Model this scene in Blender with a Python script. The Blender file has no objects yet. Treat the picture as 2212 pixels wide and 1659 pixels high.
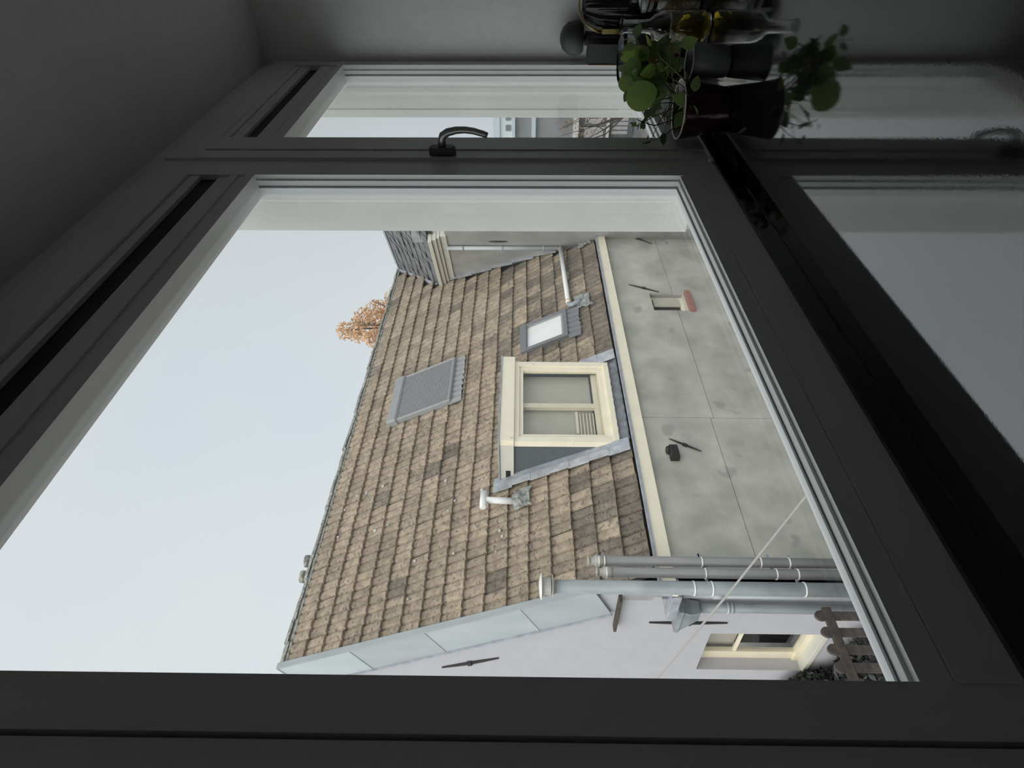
import bpy, bmesh, math, random
from mathutils import Vector, Matrix
random.seed(7)
sc = bpy.context.scene
C = sc.collection

# ------------------------------------------------------------------ camera
FOCAL_PX = 1350.0
ang = math.atan2(1165, 1350); pitch = math.radians(.70); roll = 0.0064
fwd = Vector((math.cos(ang)*math.cos(pitch), math.sin(ang)*math.cos(pitch), math.sin(pitch)))
right = fwd.cross(Vector((0, 0, 1))).normalized(); upv = right.cross(fwd)
r2 = right*math.cos(roll) + upv*math.sin(roll); u2 = upv*math.cos(roll) - right*math.sin(roll)
cam = bpy.data.cameras.new('camera'); cam_o = bpy.data.objects.new('camera', cam); C.objects.link(cam_o)
cam.sensor_fit = 'HORIZONTAL'; cam.sensor_width = 36; cam.lens = FOCAL_PX/2212*36
cam.clip_start = .02; cam.clip_end = 400
m = Matrix((( -u2).to_tuple(), r2.to_tuple(), (-fwd).to_tuple())).transposed().to_4x4()   # the phone was held on its side
m.translation = Vector((0, 0, 1.5)); cam_o.matrix_world = m
sc.camera = cam_o

# ------------------------------------------------------------------ sky, soft sun behind cloud, exposure
w = bpy.data.worlds.new('overcast_sky'); sc.world = w; w.use_nodes = True
nt = w.node_tree; nt.nodes.clear()
wo = nt.nodes.new('ShaderNodeOutputWorld'); bg = nt.nodes.new('ShaderNodeBackground')
tc = nt.nodes.new('ShaderNodeTexCoord'); nz = nt.nodes.new('ShaderNodeTexNoise'); cr = nt.nodes.new('ShaderNodeValToRGB')
nz.inputs['Scale'].default_value = 2.2; nz.inputs['Detail'].default_value = 3; nz.inputs['Roughness'].default_value = .45
cr.color_ramp.elements[0].position = .3; cr.color_ramp.elements[0].color = (.745, .81, .875, 1)
cr.color_ramp.elements[1].position = .7; cr.color_ramp.elements[1].color = (.83, .87, .885, 1)
nt.links.new(tc.outputs['Generated'], nz.inputs['Vector']); nt.links.new(nz.outputs['Fac'], cr.inputs['Fac'])
nt.links.new(cr.outputs['Color'], bg.inputs['Color']); nt.links.new(bg.outputs['Background'], wo.inputs['Surface'])
bg.inputs['Strength'].default_value = 1.0
sun = bpy.data.lights.new('sun', 'SUN'); sun_o = bpy.data.objects.new('sun', sun); C.objects.link(sun_o)
sun.energy = 2.6; sun.angle = math.radians(70); sun.color = (1, .97, .93)
sun_o.rotation_euler = Vector((.92, .33, -.95)).to_track_quat('-Z', 'Y').to_euler()
sun_o.location = (-8, -10, 20)
vs = sc.view_settings; vs.view_transform = 'Standard'; vs.look = 'None'; vs.gamma = 1; vs.exposure = 0
vs.use_curve_mapping = False
sc.cycles.transparent_max_bounces = 24

# ------------------------------------------------------------------ materials
MATS = {}
def mat(name, col, rough=.6, var=0, scale=8, col2=None, lo=.35, hi=.65, bump=0, bscale=None, metal=0, spec=.5,
        detail=5, rnd=None, ior=None, spots=None, stretch=None):
    """procedural principled: col mixed to col2 by noise; rnd: 'object'/'island' value jitter; spots=(colour, scale, threshold)"""
    if name in MATS: return MATS[name]
    M = bpy.data.materials.new(name); M.use_nodes = True; N = M.node_tree.nodes; L = M.node_tree.links
    b = N['Principled BSDF']; b.inputs['Roughness'].default_value = rough; b.inputs['Metallic'].default_value = metal
    b.inputs['Specular IOR Level'].default_value = spec
    if ior: b.inputs['IOR'].default_value = ior
    t = N.new('ShaderNodeTexCoord'); vec = t.outputs['Object']
    if rnd == 'object' or stretch or True:
        mp = N.new('ShaderNodeMapping'); L.new(vec, mp.inputs['Vector']); vec = mp.outputs['Vector']
        if stretch: mp.inputs['Scale'].default_value = stretch
        if rnd == 'object':
            oi = N.new('ShaderNodeObjectInfo'); mm = N.new('ShaderNodeMath'); mm.operation = 'MULTIPLY'; mm.inputs[1].default_value = 37
            L.new(oi.outputs['Random'], mm.inputs[0]); L.new(mm.outputs[0], mp.inputs['Location'])
    if col2 is None: col2 = tuple(c*(1-var) for c in col)
    n1 = N.new('ShaderNodeTexNoise'); n1.inputs['Scale'].default_value = scale; n1.inputs['Detail'].default_value = detail
    L.new(vec, n1.inputs['Vector'])
    r = N.new('ShaderNodeValToRGB'); r.color_ramp.elements[0].position = lo; r.color_ramp.elements[1].position = hi
    r.color_ramp.elements[0].color = (*col2, 1); r.color_ramp.elements[1].color = (*col, 1)
    L.new(n1.outputs['Fac'], r.inputs['Fac']); out = r.outputs['Color']
    if spots:
        n2 = N.new('ShaderNodeTexNoise'); n2.inputs['Scale'].default_value = spots[1]; n2.inputs['Detail'].default_value = 2
        L.new(vec, n2.inputs['Vector'])
        r2_ = N.new('ShaderNodeValToRGB'); r2_.color_ramp.elements[0].position = spots[2]; r2_.color_ramp.elements[1].position = spots[2]+.06
        r2_.color_ramp.elements[0].color = (0, 0, 0, 1); r2_.color_ramp.elements[1].color = (1, 1, 1, 1)
        L.new(n2.outputs['Fac'], r2_.inputs['Fac'])
        mx = N.new('ShaderNodeMix'); mx.data_type = 'RGBA'; L.new(r2_.outputs['Color'], mx.inputs['Factor'])
        L.new(out, mx.inputs['A']); mx.inputs['B'].default_value = (*spots[0], 1); out = mx.outputs['Result']
    if rnd:
        src = oi.outputs['Random'] if rnd == 'object' else N.new('ShaderNodeNewGeometry').outputs['Random Per Island']
        mr = N.new('ShaderNodeMapRange'); mr.inputs['To Min'].default_value = .78; mr.inputs['To Max'].default_value = 1.14
        L.new(src, mr.inputs['Value']); hs = N.new('ShaderNodeHueSaturation')
        L.new(mr.outputs['Result'], hs.inputs['Value']); L.new(out, hs.inputs['Color']); out = hs.outputs['Color']
    L.new(out, b.inputs['Base Color'])
    if bump:
        n3 = N.new('ShaderNodeTexNoise'); n3.inputs['Scale'].default_value = bscale or scale*4; n3.inputs['Detail'].default_value = 4
        L.new(vec, n3.inputs['Vector']); bp = N.new('ShaderNodeBump'); bp.inputs['Strength'].default_value = bump; bp.inputs['Distance'].default_value = .01
        L.new(n3.outputs['Fac'], bp.inputs['Height']); L.new(bp.outputs['Normal'], b.inputs['Normal'])
    MATS[name] = M; return M

def pane_mat(name, ior=1.6, tint=(.988, .992, .99)):
    """flat glazing: see-through with a mirror sheen that grows at a slant; only outward faces mirror"""
    M = bpy.data.materials.new(name); M.use_nodes = True; N = M.node_tree.nodes; L = M.node_tree.links
    N.remove(N['Principled BSDF']); o = N['Material Output']
    tr = N.new('ShaderNodeBsdfTransparent'); tr.inputs['Color'].default_value = (*tint, 1)
    gl = N.new('ShaderNodeBsdfGlossy'); gl.inputs['Roughness'].default_value = 0; gl.inputs['Color'].default_value = (1, 1, 1, 1)
    fr = N.new('ShaderNodeFresnel'); fr.inputs['IOR'].default_value = ior
    ge = N.new('ShaderNodeNewGeometry'); s = N.new('ShaderNodeMath'); s.operation = 'SUBTRACT'; s.inputs[0].default_value = 1
    mu = N.new('ShaderNodeMath'); mu.operation = 'MULTIPLY'; mx = N.new('ShaderNodeMixShader')
    L.new(ge.outputs['Backfacing'], s.inputs[1]); L.new(fr.outputs['Fac'], mu.inputs[0]); L.new(s.outputs[0], mu.inputs[1])
    L.new(mu.outputs[0], mx.inputs['Fac']); L.new(tr.outputs[0], mx.inputs[1]); L.new(gl.outputs[0], mx.inputs[2]); L.new(mx.outputs[0], o.inputs['Surface'])
    MATS[name] = M; return M

def glass_mat(name, col=(1, 1, 1), rough=0, ior=1.45):
    M = bpy.data.materials.new(name); M.use_nodes = True; b = M.node_tree.nodes['Principled BSDF']
    b.inputs['Base Color'].default_value = (*col, 1); b.inputs['Transmission Weight'].default_value = 1
    b.inputs['Roughness'].default_value = rough; b.inputs['IOR'].default_value = ior
    MATS[name] = M; return M

def leaf_mat(name, col, col2, back):
    M = mat(name, col, .42, 0, 60, col2, .3, .7, bump=.25, bscale=90, rnd='object', spec=.45)
    N = M.node_tree.nodes; L = M.node_tree.links; b = N['Principled BSDF']; o = N['Material Output']
    tl = N.new('ShaderNodeBsdfTranslucent'); tl.inputs['Color'].default_value = (*back, 1)
    mx = N.new('ShaderNodeMixShader'); mx.inputs['Fac'].default_value = .5
    L.new(b.outputs[0], mx.inputs[1]); L.new(tl.outputs[0], mx.inputs[2]); L.new(mx.outputs[0], o.inputs['Surface'])
    return M

M_wall = mat('painted_plaster', (.88, .88, .86), .8, .04, 30, bump=.1, bscale=220)
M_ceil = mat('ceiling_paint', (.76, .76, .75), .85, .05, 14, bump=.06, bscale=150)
M_room_w = mat('room_white_paint', (.88, .88, .87), .8, .05, 3)
M_dark = mat('white_cabinet_front', (.80, .80, .78), .5, .08, 3)
M_floor = mat('floor_boards', (.62, .54, .45), .5, .3, 4, stretch=(1, 9, 1))
M_pvc = mat('white_window_profile', (.90, .905, .895), .32, .04, 5)
M_black = mat('black_gap', (.012, .013, .016), .5, .2, 20)
M_seal = mat('grey_rubber_seal', (.22, .22, .22), .6, .1, 20)
M_ext = mat('pale_outer_frame', (.90, .905, .85), .5, .06, 7)
M_gran = mat('black_speckled_granite', (.010, .0105, .011), .045, .3, 300, lo=.4, hi=.6, bump=.004, bscale=240, ior=2.65,
             spots=((.05, .052, .055), 260, .66))
M_pane = pane_mat('window_pane_glass', 1.5)
M_pane2 = pane_mat('far_pane_glass', 1.6)
M_handle = mat('brushed_handle_metal', (.45, .45, .44), .33, .08, 60, metal=.85)
M_handled = mat('handle_plate', (.12, .12, .12), .4, .1, 40)

M_tileO = mat('brown_roof_tile', (.405, .325, .238), .85, 0, 9, (.27, .215, .16), .36, .62, bump=.6, bscale=60, rnd='object',
              spots=((.165, .14, .112), 20, .595))
M_tileI = mat('brown_roof_tile_far', (.405, .33, .245), .85, 0, 9, (.27, .22, .165), .36, .62, bump=.6, bscale=60, rnd='island',
              spots=((.17, .145, .118), 18, .595))
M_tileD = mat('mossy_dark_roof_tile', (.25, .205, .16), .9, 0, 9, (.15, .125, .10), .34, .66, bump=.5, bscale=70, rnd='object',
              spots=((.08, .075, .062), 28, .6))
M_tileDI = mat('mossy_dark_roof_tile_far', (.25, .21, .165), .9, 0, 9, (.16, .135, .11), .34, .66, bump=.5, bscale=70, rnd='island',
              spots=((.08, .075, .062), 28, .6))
M_ridge = mat('grey_ridge_mortar', (.44, .43, .385), .9, 0, 18, (.20, .20, .17), .4, .6, bump=.8, bscale=40, rnd='object')  # mortar grey, lightened to imitate the sky halo along the ridge
M_felt = mat('roof_underlay', (.05, .045, .04), .9, .2, 6)
M_zinc = mat('weathered_zinc', (.45, .48, .485), .5, 0, 3, (.38, .41, .42), .3, .7, stretch=(1, 1, .4), metal=.0, rnd='object')
M_lead = mat('lead_sheet', (.40, .42, .45), .55, 0, 9, (.28, .30, .33), .35, .65, bump=.5, bscale=14)
M_flash = mat('grey_lead_flashing', (.47, .48, .50), .55, 0, 8, (.33, .34, .36), .35, .62, bump=.8, bscale=9, rnd='object')
M_leadw = mat('pale_lead_flashing', (.66, .67, .65), .5, 0, 16, (.36, .37, .34), .35, .62, bump=.7, bscale=22)
M_cream = mat('cream_paint', (.92, .84, .66), .5, .07, 5, spots=((.55, .46, .30), 9, .73))
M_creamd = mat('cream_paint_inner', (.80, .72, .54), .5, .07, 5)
M_slate = mat('grey_slate_cheek', (.115, .13, .14), .6, .25, 40, bump=.2, bscale=90)
M_conc = mat('grey_render', (.57, .555, .485), .9, 0, 1.9, (.37, .362, .325), .34, .68, bump=.35, bscale=60, detail=9, spots=((.36, .35, .32), 2.4, .66))
M_lilac = mat('pale_lilac_render', (.475, .468, .49), .9, .05, 4, bump=.25, bscale=120, spots=((.40, .38, .38), 40, .76))
M_lilacr = mat('grey_lilac_reveal', (.44, .43, .435), .9, .1, 6)
M_iron = mat('dark_wrought_iron', (.03, .028, .026), .6, .3, 20)
M_rust = mat('rusty_brown_iron', (.085, .062, .05), .8, 0, 14, (.045, .038, .034), .35, .65, bump=.6, bscale=40)
M_pipeg = mat('grey_flue_pipe', (.25, .25, .245), .5, .2, 9, stretch=(1, 1, .3))
M_pipez = mat('zinc_flue_pipe', (.31, .335, .345), .42, 0, 5, (.215, .235, .245), .35, .65, stretch=(1, 1, .5))
M_cap = mat('pale_flue_cap', (.45, .43, .39), .5, .1, 9)
M_ring = mat('bright_steel_ring', (.80, .79, .74), .3, .05, 9)
M_white = mat('white_plastic', (.80, .80, .77), .4, .04, 9)
M_red = mat('red_brick', (.42, .21, .17), .85, .25, 30)
M_greyw = mat('neighbour_grey_render', (.40, .395, .38), .9, 0, 2, (.30, .296, .285), .36, .66, bump=.3, bscale=60, detail=8)
M_slater = mat('grey_roof_slate', (.20, .20, .21), .7, .35, 20, rnd='object', bump=.3, bscale=50)
M_stone = mat('pale_cornice', (.64, .62, .54), .6, .06, 6)
M_brown = mat('rotten_timber', (.10, .08, .06), .9, .5, 30, bump=.6)
M_vel = mat('grey_skylight_frame', (.19, .19, .20), .45, .08, 10)
M_shut = mat('grey_shutter', (.31, .31, .31), .5, .06, 10)
M_skysheen = mat('painted_sky_sheen', (.88, .87, .85), .7, .03, 3)  # white that paints the sky's reflection into the skylight pane
M_beige = mat('beige_sheet', (.52, .49, .41), .85, .12, 3)  # gable blind and casement beige; behind the dormer pane it imitates reflection
M_room = mat('dim_room_behind_glass', (.05, .05, .05), .8, .2, 3)
M_ground = mat('courtyard_paving', (.22, .215, .20), .9, .3, 2, bump=.3)
M_cable = mat('grey_cable', (.55, .53, .50), .5, .05, 20)
M_bark = mat('tree_bark', (.12, .09, .065), .9, .4, 20, bump=.6)
M_bleaf = mat('brown_street_leaf', (.42, .28, .15), .8, .3, 3, rnd='island')
M_oleaf = mat('orange_autumn_leaf', (.80, .50, .27), .7, 0, 3, (.66, .44, .25), .35, .65, rnd='island')
M_shadeleaf = mat('shade_patch_leaf', (.022, .028, .022), .5, 0, 5, (.012, .014, .012), .35, .65, rnd='island')  # near-black leaves, their colour carries the shade of the wall patch
M_leaf = leaf_mat('green_herb_leaf', (.17, .25, .075), (.11, .18, .055), (.42, .58, .12))
M_leafd = leaf_mat('dark_green_leaf', (.12, .17, .075), (.075, .115, .055), (.22, .32, .10))
M_leafy = leaf_mat('yellowing_leaf', (.42, .26, .07), (.30, .16, .05), (.30, .17, .04))
M_stem = mat('pale_green_stem', (.22, .25, .12), .6, .2, 40)
M_stemd = mat('brown_stem', (.05, .04, .03), .7, .2, 40)
M_pot = mat('dark_grey_pot', (.12, .125, .13), .45, .06, 30)
M_potrim = mat('grey_pot_rim', (.36, .37, .36), .35, .05, 30)
M_potr = mat('dark_red_glazed_pot', (.030, .009, .010), .2, .25, 18)
M_soil = mat('potting_soil', (.02, .015, .01), .95, .5, 80, bump=1)
M_glass = glass_mat('clear_glass', (.97, .98, .975))
M_oil = glass_mat('olive_oil', (.90, .68, .06), .0, 1.47)
M_spice = mat('brown_spice', (.20, .115, .055), .9, .5, 60, bump=.8, bscale=150)
M_chili = mat('red_chili_flakes', (.24, .055, .04), .85, .6, 50, bump=.8, bscale=120)
M_nut = mat('tan_dried_pieces', (.46, .29, .13), .8, .4, 40, bump=.5)
M_brass = mat('brass_strap', (.70, .53, .24), .28, .1, 30, metal=1)
M_bag = mat('glossy_black_wrap', (.012, .012, .013), .16, .3, 20)
M_mill = mat('matt_dark_mill', (.055, .057, .056), .5, .1, 30)
M_tin = mat('black_tin', (.015, .015, .015), .45, .2, 30)
M_copper = mat('pink_copper_edge', (.55, .36, .28), .35, .1, 30, metal=1)
M_pvcg = mat('light_grey_pot', (.55, .55, .53), .5, .05, 20)
M_cap2 = mat('steel_pourer', (.55, .55, .55), .25, .05, 30, metal=1)
M_bldw = mat('far_pale_render', (.62, .66, .66), .8, .06, .8)
M_bldg = mat('far_grey_slate', (.24, .25, .255), .8, .2, 1.2)
M_bldb = mat('far_blue_band', (.52, .60, .65), .7, .05, 1)
M_bldd = mat('far_dark_glass', (.16, .165, .165), .4, .2, 2)
M_curt = mat('far_net_curtain', (.50, .50, .50), .9, .15, 6, stretch=(1, 8, 1))
M_bldc = mat('far_white_band', (.66, .66, .63), .7, .05, 1)

# ------------------------------------------------------------------ mesh helpers
def link(name, bm, mt=None, parent=None, smooth=False):
    me = bpy.data.meshes.new(name); bm.normal_update(); bm.to_mesh(me); bm.free()
    if mt: me.materials.append(mt)
    if smooth:
        for p in me.polygons: p.use_smooth = True
    o = bpy.data.objects.new(name, me); C.objects.link(o)
    if parent: o.parent = parent
    return o
def bx(bm, x0, x1, y0, y1, z0, z1, bev=0):
    vs = [bm.verts.new((x, y, z)) for z in (z0, z1) for y in (y0, y1) for x in (x0, x1)]
    fs = [bm.faces.new([vs[i] for i in q]) for q in ((0, 2, 3, 1), (4, 5, 7, 6), (0, 1, 5, 4), (2, 6, 7, 3), (0, 4, 6, 2), (1, 3, 7, 5))]
    if bev:
        es = list({e for f in fs for e in f.edges})
        bmesh.ops.bevel(bm, geom=es, offset=bev, segments=2, affect='EDGES', profile=.6)
def box(name, x0, x1, y0, y1, z0, z1, mt, parent=None, bev=0):
    bm = bmesh.new(); bx(bm, min(x0, x1), max(x0, x1), min(y0, y1), max(y0, y1), min(z0, z1), max(z0, z1), bev)
    return link(name, bm, mt, parent)
def boxes(name, lst, mt, parent=None, bev=0):
    bm = bmesh.new()
    for i, b in enumerate(lst):
        e = .0003*(i % 7)          # hair-thin difference so that lapping pieces never share a face plane
        bx(bm, b[0]-e, b[1]+e, b[2]-e, b[3]+e, b[4]-e, b[5]+e, bev)
    return link(name, bm, mt, parent)
def tube(bm, pts, rad, seg=12, cap=True):
    """round bar along points; rad number or list"""
    pts = [Vector(p) for p in pts]; n = len(pts)
    rads = rad if isinstance(rad, (list, tuple)) else [rad]*n
    rings = []; prev = None
    for i, p in enumerate(pts):
        d = (pts[min(i+1, n-1)] - pts[max(i-1, 0)]).normalized()
        if prev is None:
            a = d.orthogonal().normalized()
        else:
            a = (prev - d*prev.dot(d)).normalized()
        prev = a; b = d.cross(a)
        rings.append([bm.verts.new(p + (a*math.cos(t) + b*math.sin(t))*rads[i]) for t in [k*2*math.pi/seg for k in range(seg)]])
    for i in range(n-1):
        for k in range(seg):
            bm.faces.new((rings[i][k], rings[i][(k+1) % seg], rings[i+1][(k+1) % seg], rings[i+1][k]))
    if cap:
        bm.faces.new(rings[0][::-1]); bm.faces.new(rings[-1])
def tube_o(name, pts, rad, mt, parent=None, seg=12):
    bm = bmesh.new(); tube(bm, pts, rad, seg); return link(name, bm, mt, parent, True)
def lathe(bm, prof, seg=40, at=(0, 0, 0), wave=None):
    """prof [(r, z)...] turned round Z; closes where r==0"""
    rings = []
    for r, z in prof:
        if r < 1e-6: rings.append([bm.verts.new((at[0], at[1], at[2]+z))]); continue
        rings.append([bm.verts.new((at[0]+r*(1+(wave(a, z) if wave else 0))*math.cos(a), at[1]+r*(1+(wave(a, z) if wave else 0))*math.sin(a), at[2]+z)) for a in [k*2*math.pi/seg for k in range(seg)]])
    for A, B in zip(rings, rings[1:]):
        for k in range(seg):
            k2 = (k+1) % seg
            if len(A) == 1 and len(B) == 1: break
            if len(A) == 1: bm.faces.new((A[0], B[k], B[k2])) if False else bm.faces.new((A[0], B[k2], B[k]))
            elif len(B) == 1: bm.faces.new((A[k], A[k2], B[0]))
            else: bm.faces.new((A[k], A[k2], B[k2], B[k]))
def lathe_o(name, prof, mt, parent=None, seg=40, at=(0, 0, 0), wave=None, smooth=True):
    bm = bmesh.new(); lathe(bm, prof, seg, at, wave)
    bmesh.ops.recalc_face_normals(bm, faces=bm.faces[:])
    o = link(name, bm, mt, parent, smooth)
    return o
def prism(bm, poly, d):
    """closed prism from coplanar 3D polygon, extruded along vector d"""
    d = Vector(d); a = [bm.verts.new(p) for p in poly]; b = [bm.verts.new(Vector(p)+d) for p in poly]; n = len(a)
    bm.faces.new(a); bm.faces.new(b[::-1])
    for i in range(n): bm.faces.new((a[i], b[i], b[(i+1) % n], a[(i+1) % n]))
def prism_o(name, poly, d, mt, parent=None):
    bm = bmesh.new(); prism(bm, poly, d); bmesh.ops.recalc_face_normals(bm, faces=bm.faces[:]); return link(name, bm, mt, parent)
def thing(name, label, cat, group=None, loc=(0, 0, 0)):
    o = bpy.data.objects.new(name, None); o.empty_display_size = .1; C.objects.link(o); o.location = loc
    return tag(o, label, cat, group)
def tag(o, label, cat, group=None, kind=None):
    o['label'] = label; o['category'] = cat
    if group: o['group'] = group
    if kind: o['kind'] = kind
    return o
def struct(o, label, cat): return tag(o, label, cat, kind='structure')

# ================================================================== THE KITCHEN
YW = .64                     # inner face of the window
WT = .95                     # worktop height
CE = 2.505; XR = 2.655; XL = -1.7; YB = -2.6
struct(box('floor', XL, XR, YB, YW+.1, -.1, 0, M_floor), 'dark boarded kitchen floor under the worktop', 'floor')
struct(box('ceiling', XL-.15, XR+.16, YB-.15, .80, CE, CE+.18, M_ceil), 'dim white painted ceiling above the window', 'ceiling')
struct(box('wall_right', XR, XR+.16, YB, .80, 0, CE, M_wall), 'grey-white plaster side wall behind the jars', 'wall')
struct(box('wall_left', XL-.15, XL, YB, .80, 0, CE, M_room_w), 'white side wall of the kitchen opposite the jars', 'wall')
struct(box('wall_back', XL, XR, YB-.15, YB, 0, CE, M_room_w), 'white rear wall of the kitchen facing the window', 'wall')
struct(boxes('wall_window', [(XL, .14, YW+.006, .80, 0, CE), (.14, XR, YW+.006, .80, 0, .985), (.14, XR, YW+.006, .80, 2.462, CE)], M_wall),
       'plaster wall that holds the two windows', 'wall')
struct(box('trim_1', -.2, XR, YW-.008, YW+.006, WT, .99, M_gran), 'low black granite upstand under the window frame', 'upstand')

wt = box('worktop', -.6, XR, -.02, YW-.008, WT-.04, WT, M_gran, bev=.003)
tag(wt, 'polished black speckled granite worktop mirroring the window', 'worktop')
cab = thing('base_cabinet', 'white kitchen cabinet run under the granite worktop', 'cabinet')
box('carcass', -.6, XR-.005, .06, YW-.01, .08, WT-.04, M_dark, cab)
box('plinth', -.6, XR-.005, .12, YW-.01, 0, .08, M_dark, cab)
for k in range(5): box('door', -.59+k*.645, .04+k*.645, .04, .06, .1, .9, M_dark, cab, .002)

# ---- windows
X0, X1, X2, X3 = .286, 1.56, 1.804, 2.598
ZB, ZT = 1.092, 2.185
GY = .672                    # inner pane
wn1 = thing('window_1', 'wide fixed white window looking out on the tiled roof', 'window'); wn1['kind'] = 'structure'
wn2 = thing('window_2', 'narrow opening white window with a lever handle', 'window'); wn2['kind'] = 'structure'
YO = .70
# left stile in two profiles with a groove
boxes('frame', [(.14, .2265, YW+.004, YO, .99, 2.46), (.2315, X0, YW, YO, .99, ZT+.09), (.2265, .2315, YW+.02, YO, .99, 2.46),
                # bottom rail: upper bevel strip and lower face
                (X0, X1, YW+.004, YO, 1.060, ZB), (X0, X1, YW, YO, .99, 1.057), (X0, X1, YW+.015, YO, 1.057, 1.060),
                # head: three mouldings above the pane
                (X0, X1, YW, YO, ZT, 2.203), (X0, X1, YW+.006, YO, 2.203, 2.228), (X0, X1, YW+.001, YO, 2.228, 2.247), (X0, X1, YW+.008, YO, 2.247, 2.279)], M_pvc, wn1)
box('trickle_vent', X0-.05, X1, YW+.014, YO, 2.279, 2.326, M_black, wn1)
boxes('head_board', [(X0-.05, X1, YW+.004, YO, 2.326, 2.352), (.14, X1, YW-.004, YO, 2.355, 2.46), (X0-.05, X1, YW+.015, YO, 2.352, 2.355)], M_pvc, wn1)
def bead(x0, x1, z0, z1, par):
    b = .005
    boxes('glazing_bead', [(x0, x0+b, YW+.014, GY, z0, z1), (x1-b, x1, YW+.014, GY, z0, z1), (x0+b, x1-b, YW+.014, GY, z0, z0+b)], M_pvc, par, .001)
    boxes('sealing_strip', [(x0+b, x0+b+.002, GY-.003, GY+.001, z0+b, z1-b), (x1-b-.002, x1-b, GY-.003, GY+.001, z0+b, z1-b), (x0+b, x1-b, GY-.003, GY+.001, z0+b, z0+b+.002)], M_seal, par)
    box('pane', x0+.001, x1-.001, GY, GY+.004, z0+.001, z1-.001, M_pane, par)
    box('pane', x0+.001, x1-.001, GY+.02, GY+.024, z0+.001, z1-.001, M_pane, par)
bead(X0, X1, ZB, ZT, wn1)
bead(X2, X3, ZB, ZT, wn2)
# post between the windows: two grooves, deep outer cover
boxes('mullion', [(X1, 1.628, YW, YO, .99, 2.46), (1.632, 1.66, YW+.003, YO, .99, 2.46), (1.628, 1.632, YW+.02, YO, .99, 2.46), (1.66, X2, YW+.016, YO, 2.25, 2.46)], M_pvc, wn1)
boxes('outer_mullion', [(X1+.001, X2-.001, YO, .712, 1.05, 2.3), (X1+.006, X2-.006, .712, .80, 1.05, 2.3)], M_ext, wn1, .002)
boxes('sash', [(1.66, 1.7105, YW-.006, YO, 1.0, 2.37), (1.7145, X2, YW-.009, YO, 1.0, 2.37), (1.7105, 1.7145, YW+.014, YO, 1.0, 2.37),
               (X2, X3, YW-.002, YO, 1.060, ZB), (X2, X3, YW-.006, YO, 1.0, 1.057), (X2, X3, YW+.012, YO, 1.057, 1.060),
               (X2, X3, YW-.004, YO, ZT, 2.203), (X2, X3, YW+.004, YO, 2.203, 2.228), (X2, X3, YW+.001, YO, 2.228, 2.268),
               (X3, XR, YW-.004, YO, .99, 2.37)], M_pvc, wn2)
box('trickle_vent', X2, X3, YW+.014, YO, 2.268, 2.312, M_black, wn2)
boxes('head_board', [(X2, X3, YW+.004, YO, 2.312, 2.345), (1.66, XR, YW-.004, YO, 2.37, 2.46), (X2, X3, YW+.002, YO, 2.349, 2.37), (X2, X3, YW+.015, YO, 2.345, 2.349)], M_pvc, wn2)
boxes('outer_jamb', [(X3+.001, XR, YO, .735, 1.0, 2.46), (X3+.008, XR, .735, .80, 1.0, 2.46), (X3+.003, XR, .80, .83, 1.0, 2.46)], M_ext, wn2, .002)
# lever handle
hnd = bpy.data.objects.new('handle', None); C.objects.link(hnd); hnd.parent = wn2
bm = bmesh.new()
HX, HZ = 1.684, 1.712
for yy0, yy1, s in ((YW-.024, YW-.006, 1), (YW-.028, YW-.024, .9)):
    pr = []
    for k in range(28):
        a = k*2*math.pi/28; sx, sz = .0155*s, .021*s
        pr.append((HX+sx*math.cos(a), yy0, HZ+(sz if math.sin(a) >= 0 else -sz)+.0155*s*math.sin(a)))
    prism(bm, pr, (0, yy1-yy0, 0))
bmesh.ops.recalc_face_normals(bm, faces=bm.faces[:]); link('rosette', bm, M_handled, hnd)
bm = bmesh.new()
pts = [(HX, YW-.026, HZ), (HX, YW-.045, HZ), (HX, YW-.056, HZ-.004), (HX, YW-.065, HZ-.018), (HX, YW-.070, HZ-.040), (HX, YW-.071, HZ-.063), (HX, YW-.068, HZ-.086), (HX, YW-.061, HZ-.110), (HX, YW-.056, HZ-.122)]
tube(bm, pts, [.0105, .0105, .0108, .0105, .0095, .0088, .0085, .0082, .0078], 16)
link('lever', bm, M_handle, hnd, True)

# ================================================================== THE HOUSE OPPOSITE
YE, ZE = 6.4, 1.5-.2545*6.4
YR, ZR = 8.85, 1.5+.378*8.85
TH = math.atan2(ZR-ZE, YR-YE); CT, ST = math.cos(TH), math.sin(TH)
SL = math.hypot(ZR-ZE, YR-YE)
XG = 4.06
def RP(x, s, o=0): return Vector((x, YE+s*CT-o*ST, ZE+s*ST+o*CT))
RM = Matrix(((1, 0, 0), (0, CT, -ST), (0, ST, CT)))      # roof frame: x along eave, y up the slope, z outward
def rbox(bm, x0, x1, s0, s1, o0, o1):
    n0 = len(bm.verts); bx(bm, x0, x1, s0, s1, o0, o1); bm.verts.ensure_lookup_table()
    for v in bm.verts[n0:]: v.co = RP(*v.co)
def rboxes(name, lst, mt, parent, bev=0):
    bm = bmesh.new()
    for b in lst: rbox(bm, *b)
    if bev: bmesh.ops.bevel(bm, geom=bm.edges[:], offset=bev, segments=1, affect='EDGES')
    return link(name, bm, mt, parent)

house = thing('opposite_house', 'lilac and grey rendered house with a steep brown tiled roof across the yard', 'house')
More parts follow.
